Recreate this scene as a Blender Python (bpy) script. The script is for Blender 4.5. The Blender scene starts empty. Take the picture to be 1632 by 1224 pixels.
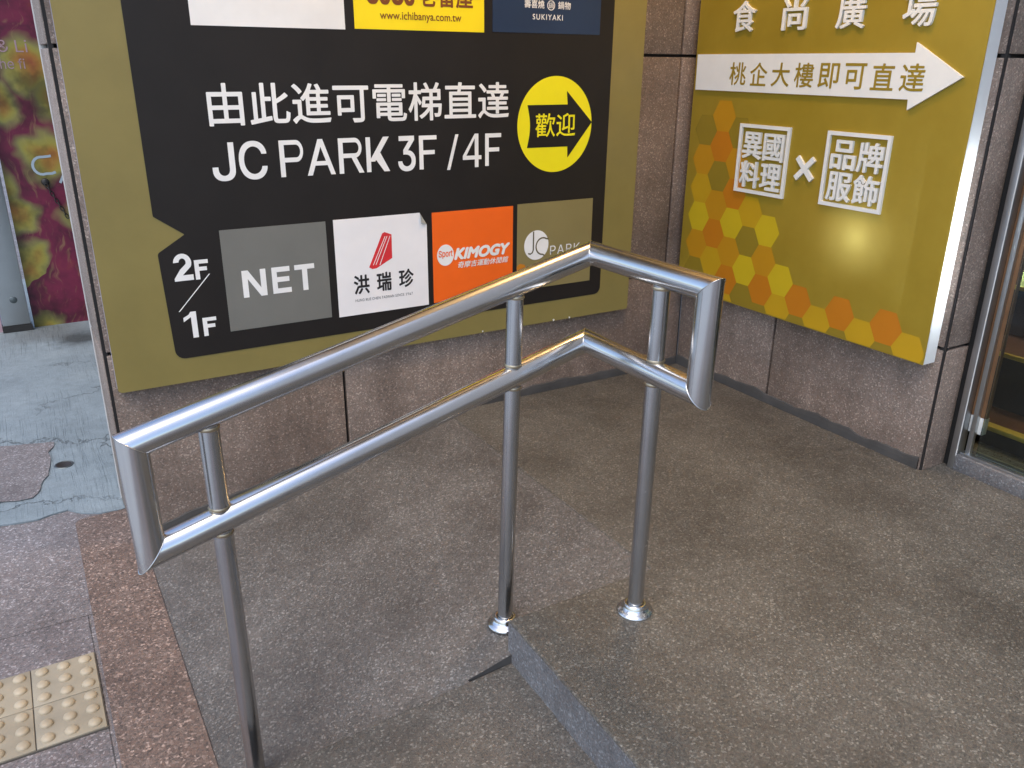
import bpy, bmesh, math, random, os
from mathutils import Vector, Matrix
random.seed(7)
R = math.radians
sc = bpy.context.scene
col = sc.collection

# ------------------------------------------------------------------ camera
cd = bpy.data.cameras.new('camera')
cam = bpy.data.objects.new('camera', cd); col.objects.link(cam)
cr = Vector((0.8605, -0.5094, 0.0092)); cu = Vector((0.1766, 0.3151, 0.9325)); cf = Vector((0.4779, 0.8008, -0.361))
cr.normalize(); cu = (cu - cr*cu.dot(cr)).normalized(); cf = cu.cross(cr)
cam.matrix_world = Matrix(((cr.x, cu.x, -cf.x, -2.4745), (cr.y, cu.y, -cf.y, -2.6885), (cr.z, cu.z, -cf.z, 1.2728), (0, 0, 0, 1)))
cd.sensor_width = 36; cd.lens = 29.195; cd.clip_start = 0.02; cd.clip_end = 500
sc.camera = cam

# ------------------------------------------------------------------ sky, sun, exposure
w = bpy.data.worlds.new('World'); sc.world = w; w.use_nodes = True
nt = w.node_tree
bg = nt.nodes['Background']
sky = nt.nodes.new('ShaderNodeTexSky'); sky.sky_type = 'NISHITA'; sky.sun_disc = False
SUN_EL, SUN_AZ = 62, -122
sky.sun_elevation = R(SUN_EL); sky.sun_rotation = R(SUN_AZ)
sky.air_density = 1.0; sky.dust_density = 2.0; sky.ozone_density = 1.8
nt.links.new(sky.outputs[0], bg.inputs[0]); bg.inputs[1].default_value = 0.15
sd = bpy.data.lights.new('sun', 'SUN'); sd.energy = 0.7; sd.angle = R(35); sd.color = (1, .95, .86)
so = bpy.data.objects.new('sun', sd); col.objects.link(so)
az = R(SUN_AZ)
sdir = Vector((math.sin(az)*math.cos(R(SUN_EL)), math.cos(az)*math.cos(R(SUN_EL)), math.sin(R(SUN_EL))))
so.rotation_euler = sdir.to_track_quat('Z', 'Y').to_euler()
so.location = (-8, -6, 9)
sc.view_settings.view_transform = 'Standard'; sc.view_settings.look = 'None'
sc.view_settings.exposure = 1.15; sc.view_settings.gamma = 1
try: sc.view_settings.use_curve_mapping = False
except Exception: pass
sc.cycles.use_denoising = True
sc.cycles.max_bounces = 8

# ------------------------------------------------------------------ helpers
def tag(o, label=None, cat=None, group=None, kind=None):
    if label: o['label'] = label
    if cat: o['category'] = cat
    if group: o['group'] = group
    if kind: o['kind'] = kind
    return o

def thing(name, loc, label, cat, group=None):
    o = bpy.data.objects.new(name, None); col.objects.link(o)
    o.empty_display_size = .1; o.location = loc
    return tag(o, label, cat, group)

def wloc(o):
    v = Vector((0, 0, 0))
    while o is not None:
        v += o.location; o = o.parent
    return v

class MB:
    """collects geometry in world coordinates and links it as one mesh object"""
    def __init__(s): s.bm = bmesh.new()
    def box(s, x0, x1, y0, y1, z0, z1, mi=0, bev=0, seg=2):
        b = bmesh.new()
        g = bmesh.ops.create_cube(b, size=1)
        for v in b.verts:
            v.co = Vector((x0+(v.co.x+.5)*(x1-x0), y0+(v.co.y+.5)*(y1-y0), z0+(v.co.z+.5)*(z1-z0)))
        if bev: bmesh.ops.bevel(b, geom=b.edges[:], offset=bev, segments=seg, affect='EDGES', profile=.5)
        s.add(b, mi, bev > 0)
    def add(s, b, mi=0, smooth=False):
        m = bpy.data.meshes.new('t')
        for f in b.faces: f.material_index = mi; f.smooth = smooth
        b.to_mesh(m); b.free(); s.bm.from_mesh(m); bpy.data.meshes.remove(m)
    def poly(s, pts, mi=0):
        vs = [s.bm.verts.new(p) for p in pts]
        f = s.bm.faces.new(vs); f.material_index = mi
        return f
    def prism(s, pts, d, mi=0, bev=0):
        """closed polygon pts extruded by the vector d"""
        b = bmesh.new(); d = Vector(d)
        lo = [b.verts.new(Vector(p)) for p in pts]; hi = [b.verts.new(Vector(p)+d) for p in pts]
        n = len(pts)
        f1 = b.faces.new(hi); f2 = b.faces.new(lo[::-1])
        for i in range(n):
            b.faces.new((lo[i], lo[(i+1) % n], hi[(i+1) % n], hi[i]))
        bmesh.ops.recalc_face_normals(b, faces=b.faces[:])
        if bev:
            es = [e for e in b.edges if (e.verts[0] in hi and e.verts[1] in hi)]
            bmesh.ops.bevel(b, geom=es, offset=bev, segments=2, affect='EDGES', profile=.5)
        s.add(b, mi, False)
    def ring(s, c, ax, n=28):
        pass
    def tube(s, rings, mi=0, cap0=False, cap1=False):
        """rings: list of lists of points"""
        bm = s.bm
        vr = [[bm.verts.new(p) for p in r] for r in rings]
        n = len(vr[0])
        for a, b in zip(vr[:-1], vr[1:]):
            for i in range(n):
                f = bm.faces.new((a[i], a[(i+1) % n], b[(i+1) % n], b[i])); f.smooth = True; f.material_index = mi
        if cap0: f = bm.faces.new(vr[0][::-1]); f.material_index = mi
        if cap1: f = bm.faces.new(vr[-1]); f.material_index = mi
    def lathe(s, c, prof, ax=(0, 0, 1), n=40, mi=0):
        ax = Vector(ax).normalized(); u = ax.orthogonal().normalized(); v = ax.cross(u); c = Vector(c)
        rs = [[c + ax*h + (u*math.cos(t*2*math.pi/n) + v*math.sin(t*2*math.pi/n))*r for t in range(n)] for r, h in prof]
        s.tube(rs, mi, False, False)
    def build(s, name, mats, parent=None, label=None, auto=None):
        bmesh.ops.recalc_face_normals(s.bm, faces=s.bm.faces[:])
        off = wloc(parent) if parent else Vector((0, 0, 0))
        for v in s.bm.verts: v.co -= off
        me = bpy.data.meshes.new(name); s.bm.to_mesh(me); s.bm.free()
        if not isinstance(mats, (list, tuple)): mats = [mats]
        for m in mats: me.materials.append(m)
        o = bpy.data.objects.new(name, me); col.objects.link(o)
        if parent: o.parent = parent
        if label: o['label'] = label
        if auto: me.set_sharp_from_angle(angle=R(auto))
        return o

# ------------------------------------------------------------------ materials
class NB:
    def __init__(s, name):
        s.m = bpy.data.materials.new(name); s.m.use_nodes = True
        s.t = s.m.node_tree; s.p = s.t.nodes['Principled BSDF']
        s.co = s.t.nodes.new('ShaderNodeTexCoord')
        g = s.t.nodes.new('ShaderNodeNewGeometry'); s.pos = g.outputs['Position']
    def n(s, ty, **k):
        x = s.t.nodes.new(ty)
        for a, b in k.items(): setattr(x, a, b)
        return x
    def l(s, a, b): s.t.links.new(a, b)
    def noise(s, scale, detail=4, rough=.55, vec=None, dist=0):
        x = s.n('ShaderNodeTexNoise'); x.inputs['Scale'].default_value = scale; x.inputs['Detail'].default_value = detail
        x.inputs['Roughness'].default_value = rough; x.inputs['Distortion'].default_value = dist
        s.l(vec or s.co.outputs['Object'], x.inputs['Vector']); return x
    def voro(s, scale, vec=None, feature='F1', rnd=1):
        x = s.n('ShaderNodeTexVoronoi'); x.feature = feature; x.inputs['Scale'].default_value = scale
        x.inputs['Randomness'].default_value = rnd
        s.l(vec or s.co.outputs['Object'], x.inputs['Vector']); return x
    def ramp(s, fac, stops, interp='LINEAR'):
        x = s.n('ShaderNodeValToRGB'); x.color_ramp.interpolation = interp
        e = x.color_ramp.elements
        while len(e) < len(stops): e.new(.5)
        for i, (p, c) in enumerate(stops):
            e[i].position = p; e[i].color = (*c, 1) if len(c) == 3 else c
        s.l(fac, x.inputs[0]); return x
    def mix(s, fac, a, b, mode='MIX'):
        x = s.n('ShaderNodeMix', data_type='RGBA', blend_type=mode)
        for sock, v in ((x.inputs[0], fac), (x.inputs[6], a), (x.inputs[7], b)):
            if isinstance(v, (int, float)): sock.default_value = v
            elif isinstance(v, tuple): sock.default_value = (*v, 1)
            else: s.l(v, sock)
        return x.outputs[2]
    def math(s, op, a, b=0.0, c=None):
        x = s.n('ShaderNodeMath', operation=op)
        for i, v in enumerate((a, b) if c is None else (a, b, c)):
            if isinstance(v, (int, float)): x.inputs[i].default_value = v
            else: s.l(v, x.inputs[i])
        return x.outputs[0]
    def bump(s, h, strength=.3, dist=.002, prev=None):
        x = s.n('ShaderNodeBump'); x.inputs['Strength'].default_value = strength; x.inputs['Distance'].default_value = dist
        s.l(h, x.inputs['Height'])
        if prev is not None: s.l(prev, x.inputs['Normal'])
        s.l(x.outputs[0], s.p.inputs['Normal']); return x.outputs[0]
    def set(s, **k):
        for a, b in k.items():
            i = s.p.inputs[a.replace('_', ' ')]
            if isinstance(b, (int, float)): i.default_value = b
            elif isinstance(b, tuple): i.default_value = (*b, 1)
            else: s.l(b, i)
        return s

def granite(name, tint, scale=170, rough=.55, bump=.5, contrast=1.0, dirt=(.5, .47, .45), glint=.12, streak=0, spots=0):
    """flamed granite: random mineral grains, larger cloudy wear, small pits"""
    b = NB(name)
    P = b.pos
    wv = b.noise(55, 2, .5, P)
    ad = b.n('ShaderNodeVectorMath', operation='MULTIPLY_ADD'); b.l(wv.outputs['Color'], ad.inputs[0]); ad.inputs[1].default_value = (.006,)*3; b.l(P, ad.inputs[2])
    v1 = b.voro(scale, ad.outputs[0])
    sp = b.n('ShaderNodeSeparateColor'); b.l(v1.outputs['Color'], sp.inputs[0])
    c = contrast
    def k(f): return tuple(max(.01, t*(1+(f-1)*c)) for t in tint)
    g = b.ramp(sp.outputs[0], [(0, k(.42)), (.12, k(.66)), (.30, k(.86)), (.55, (k(1.0)[0]*1.10, k(1.0)[1]*.97, k(1.0)[2]*.92)), (.78, k(1.15)), (.88, k(1.5)), (.95, k(2.4)), (1, k(3.1))])
    v2 = b.voro(scale*2.3, P)
    sp2 = b.n('ShaderNodeSeparateColor'); b.l(v2.outputs['Color'], sp2.inputs[0])
    f2 = b.ramp(sp2.outputs[1], [(0, (.72,)*3), (.5, (1,)*3), (1, (1.28,)*3)])
    c1 = b.mix(.75, g.outputs[0], f2.outputs[0], 'MULTIPLY')
    n1 = b.noise(2.3, 5, .6, P); d = b.ramp(n1.outputs[0], [(.32, dirt), (.62, (1, 1, 1))])
    c2 = b.mix(.75, c1, d.outputs[0], 'MULTIPLY')
    n2 = b.noise(14, 4, .6, P); d2 = b.ramp(n2.outputs[0], [(.3, (.82, .80, .79)), (.7, (1.08, 1.08, 1.08))])
    c3 = b.mix(.8, c2, d2.outputs[0], 'MULTIPLY')
    if streak:   # run-down marks of old rain and mop water
        mp = b.n('ShaderNodeMapping'); b.l(P, mp.inputs[0]); mp.inputs['Scale'].default_value = (9, 9, 1.3)
        sn = b.noise(1, 5, .65, mp.outputs[0])
        c3 = b.mix(streak, c3, b.ramp(sn.outputs[0], [(.34, (.66, .63, .60)), (.6, (1.06, 1.05, 1.04))]).outputs[0], 'MULTIPLY')
    if spots:    # trodden gum and small stains
        gv = b.voro(spots, P); gs_ = b.n('ShaderNodeSeparateColor'); b.l(gv.outputs['Color'], gs_.inputs[0])
        rad = b.math('MULTIPLY_ADD', gs_.outputs[1], .022, .004)
        dn = b.math('ADD', b.math('DIVIDE', gv.outputs['Distance'], spots), b.math('MULTIPLY', b.math('SUBTRACT', n2.outputs[0], .5), .012))
        inside = b.math('MULTIPLY', b.math('LESS_THAN', dn, b.math('MULTIPLY', rad, .55)), b.math('GREATER_THAN', gs_.outputs[0], .55))
        c3 = b.mix(b.math('MULTIPLY', inside, .45), c3, (.045, .042, .038))
        big = b.noise(1.1, 4, .55, P)
        c3 = b.mix(.45, c3, b.ramp(big.outputs[0], [(.36, (.76, .77, .77)), (.50, (1, 1, 1)), (.66, (1.12, 1.10, 1.07))]).outputs[0], 'MULTIPLY')
    rr = b.math('MULTIPLY_ADD', sp.outputs[1], -.28, rough+.14)
    b.set(Base_Color=c3, Roughness=rr, Specular_IOR_Level=.45)
    h = b.math('ADD', b.math('MULTIPLY', sp.outputs[2], .5), b.math('MULTIPLY', b.noise(420, 3, .7, P).outputs[0], .9))
    b.bump(h, bump, .0022)
    return b.m

def paint(name, colr, rough=.4, mottled=.06, bump=0, spec=.5, coat=0):
    b = NB(name)
    n = b.noise(6, 5, .6, b.pos)
    lo = tuple(x*(1-mottled*1.6) for x in colr); hi = tuple(min(1, x*(1+mottled)) for x in colr)
    r = b.ramp(n.outputs[0], [(.3, lo), (.7, hi)])
    n2 = b.noise(38, 4, .65, b.pos)
    b.set(Base_Color=r.outputs[0], Roughness=b.math('MULTIPLY_ADD', n2.outputs[0], .16, rough-.08), Specular_IOR_Level=spec, Coat_Weight=coat)
    if bump: b.bump(b.noise(260, 2, .5, b.pos).outputs[0], bump, .001)
    return b.m

def steel(name, base=(.60, .60, .61), rough=.2, scr=.06):
    b = NB(name)
    n = b.noise(9, 4, .6, b.pos)
    n2 = b.noise(55, 3, .7, b.pos)
    b.set(Base_Color=b.ramp(n.outputs[0], [(.3, tuple(x*.93 for x in base)), (.7, base)]).outputs[0], Metallic=1.0,
          Roughness=b.math('ADD', b.math('MULTIPLY_ADD', n2.outputs[0], scr, rough-scr/2), b.math('MULTIPLY', n.outputs[0], .07)))
    return b.m

M = {}
M['granite_landing'] = granite('granite_landing', (.106, .103, .091), 235, .54, .5, .62, spots=3.1)
M['granite_ramp'] = granite('granite_ramp', (.119, .115, .108), 225, .50, .9, .62, spots=2.6)
M['granite_step'] = granite('granite_step', (.108, .103, .092), 235, .55, .5, .6, spots=2.9)
M['granite_riser'] = granite('granite_riser', (.165, .172, .182), 220, .4, .15, .4)
M['granite_wall'] = granite('granite_wall', (.250, .202, .168), 230, .5, .6, .5, streak=.55)
M['granite_strip'] = granite('granite_strip', (.165, .126, .106), 170, .55, .7, .8)
M['joint'] = paint('dark_joint', (.012, .010, .009), .8)
M['fillet'] = paint('cement_fillet', (.058, .056, .054), .9, .2, .4)  # dark grey tone for the wall-foot strips and the ramp's front face
M['bead'] = paint('pale_bead', (.62, .62, .60), .5, .1)
M['steel'] = steel('brushed_steel', (.62, .62, .62), .165)
M['steel_post'] = steel('satin_steel_post', (.52, .53, .545), .22)
M['weld'] = steel('weld_seam', (.50, .42, .30), .35)
M['alu'] = steel('aluminium_frame', (.52, .53, .54), .38)
M['black'] = paint('black_seal', (.01, .01, .01), .6)

# pavement granite with paving joints
def pavement_mat():
    m = granite('granite_pavement', (.198, .188, .190), 190, .55, .7, .6)
    b = NB.__new__(NB); b.m = m; b.t = m.node_tree; b.p = b.t.nodes['Principled BSDF']
    b.co = b.n('ShaderNodeTexCoord'); b.pos = b.n('ShaderNodeNewGeometry').outputs['Position']
    old = b.p.inputs['Base Color'].links[0].from_socket
    br = b.n('ShaderNodeTexBrick'); br.offset = .5
    mp = b.n('ShaderNodeMapping'); b.l(b.pos, mp.inputs[0]); mp.inputs['Location'].default_value = (2.5, .34, 0)
    b.l(mp.outputs[0], br.inputs['Vector'])
    br.inputs['Scale'].default_value = 1; br.inputs['Mortar Size'].default_value = .0018; br.inputs['Brick Width'].default_value = .6; br.inputs['Row Height'].default_value = .8
    br.inputs['Color1'].default_value = (1, 1, 1, 1); br.inputs['Color2'].default_value = (.9, .88, .9, 1); br.inputs['Mortar'].default_value = (.35, .34, .33, 1)
    b.l(b.mix(1.0, old, br.outputs[0], 'MULTIPLY'), b.p.inputs['Base Color'])
    return m
M['pavement'] = pavement_mat()

def concrete_mat():
    b = NB('broomed_concrete'); P = b.pos
    n1 = b.noise(3.5, 6, .62, P); n2 = b.noise(22, 5, .6, P)
    base = b.ramp(n1.outputs[0], [(.25, (.185, .225, .245)), (.5, (.225, .272, .295)), (.78, (.265, .312, .332))])
    c = b.mix(.6, base.outputs[0], b.ramp(n2.outputs[0], [(.3, (.72, .72, .72)), (.65, (1.05, 1.05, 1.05))]).outputs[0], 'MULTIPLY')
    # broom marks run away from the street, wavering
    wob = b.noise(2.2, 2, .5, P)
    sx = b.n('ShaderNodeSeparateXYZ'); b.l(P, sx.inputs[0])
    xx = b.math('MULTIPLY_ADD', wob.outputs[0], .03, sx.outputs[0])
    cmb = b.n('ShaderNodeCombineXYZ'); b.l(b.math('MULTIPLY', xx, 190), cmb.inputs[0]); b.l(b.math('MULTIPLY', sx.outputs[1], 3.0), cmb.inputs[1])
    br = b.noise(1, 3, .6, cmb.outputs[0])
    msk = b.ramp(b.noise(1.9, 3, .5, P).outputs[0], [(.40, (0, 0, 0)), (.60, (1, 1, 1))])
    brm = b.ramp(br.outputs[0], [(.34, (0, 0, 0)), (.46, (1, 1, 1))]).outputs[0]
    groove = b.math('MULTIPLY', b.math('SUBTRACT', 1.0, brm), msk.outputs[0])
    c = b.mix(b.math('MULTIPLY', groove, .22), c, (.14, .165, .175))
    c = b.mix(.5, c, b.ramp(b.noise(160, 3, .7, P).outputs[0], [(.35, (.72, .72, .72)), (.65, (1.12, 1.12, 1.12))]).outputs[0], 'MULTIPLY')
    # cracks
    wv = b.noise(5, 5, .7, P)
    ad = b.n('ShaderNodeVectorMath', operation='MULTIPLY_ADD'); b.l(wv.outputs['Color'], ad.inputs[0]); ad.inputs[1].default_value = (.35,)*3; b.l(P, ad.inputs[2])
    ck = b.voro(1.5, ad.outputs[0], 'DISTANCE_TO_EDGE')
    crack = b.ramp(ck.outputs['Distance'], [(.003, (1, 1, 1)), (.009, (0, 0, 0))])
    ckm = b.math('MULTIPLY', crack.outputs[0], b.ramp(b.noise(1.3, 2, .5, P).outputs[0], [(.45, (0, 0, 0)), (.55, (1, 1, 1))]).outputs[0])
    c = b.mix(b.math('MULTIPLY', ckm, .55), c, (.08, .09, .09))
    # a damp dark stain at the foot of the wall corner
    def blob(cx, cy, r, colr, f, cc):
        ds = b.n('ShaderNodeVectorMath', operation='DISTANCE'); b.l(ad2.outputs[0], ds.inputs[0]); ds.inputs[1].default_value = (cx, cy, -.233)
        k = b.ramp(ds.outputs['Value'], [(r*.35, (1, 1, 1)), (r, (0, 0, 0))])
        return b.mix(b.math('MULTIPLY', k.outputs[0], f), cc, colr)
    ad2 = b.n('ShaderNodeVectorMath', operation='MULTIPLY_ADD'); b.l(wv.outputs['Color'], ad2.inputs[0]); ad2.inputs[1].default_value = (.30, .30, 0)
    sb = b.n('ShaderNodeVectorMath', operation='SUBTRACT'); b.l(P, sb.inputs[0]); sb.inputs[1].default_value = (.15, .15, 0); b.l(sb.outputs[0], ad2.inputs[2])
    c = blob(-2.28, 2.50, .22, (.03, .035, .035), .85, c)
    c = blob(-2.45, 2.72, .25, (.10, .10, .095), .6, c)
    b.set(Base_Color=c, Roughness=b.math('MULTIPLY_ADD', n2.outputs[0], .3, .5), Specular_IOR_Level=.4)
    h = b.math('SUBTRACT', b.math('ADD', b.math('MULTIPLY', b.noise(120, 4, .65, P).outputs[0], .25), b.math('MULTIPLY', n2.outputs[0], .5)), b.math('ADD', b.math('MULTIPLY', groove, .30), b.math('MULTIPLY', ckm, 1.2)))
    b.bump(h, .9, .006)
    return b.m
M['concrete'] = concrete_mat()

def floral_mat():
    b = NB('floral_print'); P = b.pos
    wv = b.noise(3, 3, .6, P)
    ad = b.n('ShaderNodeVectorMath', operation='MULTIPLY_ADD'); b.l(wv.outputs['Color'], ad.inputs[0]); ad.inputs[1].default_value = (.30,)*3; b.l(P, ad.inputs[2])
    n0 = b.noise(5, 4, .6, ad.outputs[0])
    base = b.ramp(n0.outputs[0], [(.30, (.045, .007, .018)), (.45, (.13, .012, .038)), (.62, (.19, .017, .05)), (.8, (.24, .05, .03))])
    v = b.voro(3.1, ad.outputs[0])
    vs = b.n('ShaderNodeSeparateColor'); b.l(v.outputs['Color'], vs.inputs[0])
    petal = b.ramp(v.outputs['Distance'], [(.0, (.30, .06, .03)), (.16, (.38, .17, .03)), (.30, (.34, .28, .05)), (.42, (.26, .26, .08))])
    k1 = b.ramp(v.outputs['Distance'], [(.36, (1, 1, 1)), (.52, (0, 0, 0))])
    on = b.ramp(vs.outputs[0], [(.30, (0, 0, 0)), (.34, (1, 1, 1))])
    c = b.mix(b.math('MULTIPLY', k1.outputs[0], on.outputs[0]), base.outputs[0], petal.outputs[0])
    # fine petal streaks
    mp = b.n('ShaderNodeMapping'); b.l(ad.outputs[0], mp.inputs[0]); mp.inputs['Scale'].default_value = (40, 1, 7); mp.inputs['Rotation'].default_value = (0, .5, 0)
    st = b.noise(1, 3, .6, mp.outputs[0])
    c = b.mix(b.math('MULTIPLY', b.ramp(st.outputs[0], [(.56, (0, 0, 0)), (.7, (1, 1, 1))]).outputs[0], .35), c, (.42, .30, .12))
    dk = b.ramp(b.noise(4.2, 4, .6, P).outputs[0], [(.35, (.25, .25, .25)), (.52, (1, 1, 1))])
    c = b.mix(.8, c, dk.outputs[0], 'MULTIPLY')
    b.set(Base_Color=c, Roughness=.45)
    return b.m
M['floral'] = floral_mat()

M['olive'] = paint('olive_board', (.235, .192, .060), .36, .05, .05)
M['sign_black'] = paint('black_vinyl', (.015, .0125, .011), .46, .10, spec=.35)
M['white_vinyl'] = paint('white_vinyl', (.84, .84, .81), .4, .04)
M['sign_side'] = paint('sign_edge', (.30, .28, .32), .5, .1)
M['grey_tile'] = paint('grey_tile', (.175, .175, .155), .4, .04)
M['olive_tile'] = paint('olive_tile', (.245, .20, .078), .4, .04)
M['orange_tile'] = paint('orange_tile', (.92, .14, .008), .4, .03)
M['yellow_tile'] = paint('yellow_tile', (.95, .74, .008), .4, .03)
M['lemon'] = paint('lemon_vinyl', (.90, .80, .008), .4, .03)
M['navy_tile'] = paint('navy_tile', (.016, .036, .085), .4, .06)
M['sticker'] = paint('white_sticker', (.86, .84, .82), .35, .03)
M['sticker_back'] = paint('sticker_back', (.33, .37, .38), .5, .05)
M['red_ink'] = paint('red_ink', (.66, .03, .035), .4, .04)
M['black_ink'] = paint('black_ink', (.014, .012, .012), .45, .05)
M['brown_ink'] = paint('brown_ink', (.20, .055, .01), .45, .05)
M['olive_ink'] = paint('olive_ink', (.10, .08, .03), .45, .05)
M['orange_ink'] = paint('orange_ink', (.55, .20, .01), .45, .05)
M['gold'] = None

def translucent(b, colr, f):
    t = b.n('ShaderNodeBsdfTranslucent'); t.inputs[0].default_value = (*colr, 1)
    mx = b.n('ShaderNodeMixShader'); mx.inputs[0].default_value = f
    b.l(b.p.outputs[0], mx.inputs[1]); b.l(t.outputs[0], mx.inputs[2]); b.l(mx.outputs[0], b.t.nodes['Material Output'].inputs[0])
def acrylic_lit():
    b = NB('translucent_acrylic'); b.set(Base_Color=(.80, .82, .83), Roughness=.3); translucent(b, (.9, .93, .95), .35); return b.m
M['acrylic_lit'] = acrylic_lit()
def gold_mat():
    b = NB('gold_satin_film'); n = b.noise(5, 4, .6, b.pos)
    g = b.noise(900, 2, .6, b.pos)
    c = b.ramp(n.outputs[0], [(.3, (.345, .238, .020)), (.7, (.40, .285, .030))])
    b.set(Base_Color=c.outputs[0], Roughness=.36, Metallic=.3, Specular_IOR_Level=.5)
    b.bump(g.outputs[0], .12, .0006)
    translucent(b, (.42, .36, .12), .045)
    return b.m
M['gold'] = gold_mat()
M['acrylic'] = paint('white_acrylic', (.80, .82, .83), .3, .03)
M['raised_white'] = paint('raised_white', (.74, .75, .72), .32, .04)
M['hex_Y'] = paint('hex_bright_yellow', (.52, .375, .010), .36, .03)
M['hex_y'] = paint('hex_amber', (.47, .285, .008), .36, .03)
M['hex_o'] = paint('hex_orange', (.46, .225, .007), .36, .03)
M['hex_O'] = paint('hex_deep_orange', (.47, .165, .006), .36, .03)
M['hex_d'] = paint('hex_olive', (.25, .175, .014), .36, .03)
M['tactile'] = paint('tactile_stone', (.30, .265, .195), .6, .14, .5)
M['stud'] = paint('worn_stud', (.37, .31, .215), .5, .10, .2)
M['tile_edge'] = paint('tile_grout', (.10, .09, .075), .8, .1)
M['galv'] = steel('galvanised_sheet', (.55, .57, .58), .35, .2)
M['iron'] = paint('dark_iron', (.025, .022, .02), .5, .2)
M['drain'] = steel('drain_iron', (.16, .18, .18), .5, .2)
M['wood'] = paint('brown_timber', (.24, .125, .06), .4, .2)
M['tread'] = paint('brown_tread', (.16, .06, .03), .5, .2)
M['yellow_strip'] = paint('yellow_nosing', (.75, .52, .08), .5, .1)
M['dark_int'] = paint('dark_interior', (.016, .014, .016), .5, .2)
M['green_int'] = paint('green_grey_wall', (.10, .13, .11), .6, .1)
M['soffit'] = paint('soffit_board', (.42, .40, .37), .7, .05)
M['road'] = paint('street_concrete', (.36, .39, .41), .8, .15)  # sunlit brightness of the street put into a pale bluish colour
M['plaster'] = paint('street_plaster', (.33, .32, .31), .8, .1)
M['pale_print'] = paint('pale_print', (.42, .50, .55), .5, .1)
M['pink_print'] = paint('pink_print', (.46, .30, .32), .5, .1)

def glass_mat():
    b = NB('door_glass'); b.set(Base_Color=(.93, .97, .95), Roughness=.01, Transmission_Weight=1.0, IOR=1.05)
    tr = b.n('ShaderNodeBsdfTransparent'); tr.inputs[0].default_value = (.80, .86, .83, 1)
    gl = b.n('ShaderNodeBsdfGlossy'); gl.inputs['Roughness'].default_value = .02
    fr = b.n('ShaderNodeFresnel'); fr.inputs[0].default_value = 1.5
    mx = b.n('ShaderNodeMixShader'); b.l(fr.outputs[0], mx.inputs[0]); b.l(tr.outputs[0], mx.inputs[1]); b.l(gl.outputs[0], mx.inputs[2])
    b.l(mx.outputs[0], b.t.nodes['Material Output'].inputs[0])
    return b.m
M['glass'] = glass_mat()
def glow(name, colr, s):
    b = NB(name); b.set(Base_Color=(.8, .8, .8), Emission_Color=colr, Emission_Strength=s); return b.m
M['glow_green'] = glow('shop_tube_glow', (.80, 1.0, .35), 40)
M['glow_shop'] = glow('shop_globe_glow', (1.0, .80, .45), 60)
M['glow_warm'] = glow('opal_globe_glow', (1.0, .62, .26), 64)

# ------------------------------------------------------------------ lettering
def load_font():
    try:
        p = os.path.join(bpy.utils.system_resource('DATAFILES'), 'fonts', 'Inter.woff2')
        return bpy.data.fonts.load(p)
    except Exception:
        return None
INTER = load_font()
def glyphs(text, latin=False, shear=0, depth=0, bevel=0, space=1):
    cu_ = bpy.data.curves.new('txt', 'FONT'); cu_.body = text
    if latin and INTER: cu_.font = INTER
    cu_.shear = shear; cu_.extrude = depth/2; cu_.bevel_depth = bevel; cu_.space_character = space
    cu_.resolution_u = 4; cu_.bevel_resolution = 1
    o = bpy.data.objects.new('txt', cu_); col.objects.link(o)
    dg = bpy.context.evaluated_depsgraph_get()
    me = bpy.data.meshes.new_from_object(o.evaluated_get(dg))
    bpy.data.objects.remove(o); bpy.data.curves.remove(cu_)
    return me
def text_into(mb, plane, off, text, u0, v0, u1, v1, mi=0, thick=0.0, bold=0.0, **k):
    """fit the text's outline into the rectangle u0..u1, v0..v1 of the wall plane; thick > 0 raises it.
    Heavier strokes are made by laying shifted copies of the glyphs over each other."""
    me = glyphs(text, depth=.1 if thick else 0, **k)
    xs = [v.co.x for v in me.vertices]; ys = [v.co.y for v in me.vertices]; zs = [v.co.z for v in me.vertices]
    ax, bx, ay, by, az_, bz = min(xs), max(xs), min(ys), max(ys), min(zs), max(zs)
    em = (v1-v0)/(by-ay)                     # metres per em unit
    d_ = max(0, bold)*em
    if d_ == 0: shifts = [(0, 0)]
    elif k.get('latin'): shifts = [(0, 0)]+[(d_*a, d_*b) for a in (-1, 0, 1) for b in (-1, 0, 1) if a or b]
    else: shifts = [(0, 0)]+[(d_*math.cos(R(a)), d_*math.sin(R(a))) for a in range(0, 360, 45)]
    u0 += d_; u1 -= d_; v0 += d_; v1 -= d_
    for n_, (du, dv) in enumerate(shifts):
        vs = []
        for v in me.vertices:
            u = u0 + (v.co.x-ax)/(bx-ax)*(u1-u0) + du; q = v0 + (v.co.y-ay)/(by-ay)*(v1-v0) + dv
            d = off + n_*.00003 + (thick*(v.co.z-az_)/(bz-az_) if thick else 0)
            vs.append(mb.bm.verts.new(P3(plane, u, q, d)))
        for p in me.polygons:
            try:
                f = mb.bm.faces.new([vs[i] for i in p.vertices]); f.material_index = mi
            except ValueError: pass
    bpy.data.meshes.remove(me)
def P3(plane, u, v, d):
    # plane 'L': wall y=0, u=x, d towards -y.  plane 'R': wall x=0, u=-y, d towards -x
    # 'B': far poster plane y=2.85, u=x
    if plane == 'L': return Vector((u, -d, v))
    if plane == 'B': return Vector((u, 2.85-d, v))
    return Vector((-d, -u, v))
def sheet(mb, plane, pts, d0, d1, mi=0):
    a = P3(plane, 0, 0, d0); b_ = P3(plane, 0, 0, d1)
    mb.prism([P3(plane, u, v, d0) for u, v in pts], b_-a, mi)
def rect(u0, v0, u1, v1): return [(u0, v0), (u1, v0), (u1, v1), (u0, v1)]
def disc(cx, cy, rx, ry=None, n=56): return [(cx+rx*math.cos(2*math.pi*i/n), cy+(ry or rx)*math.sin(2*math.pi*i/n)) for i in range(n)]
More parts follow.
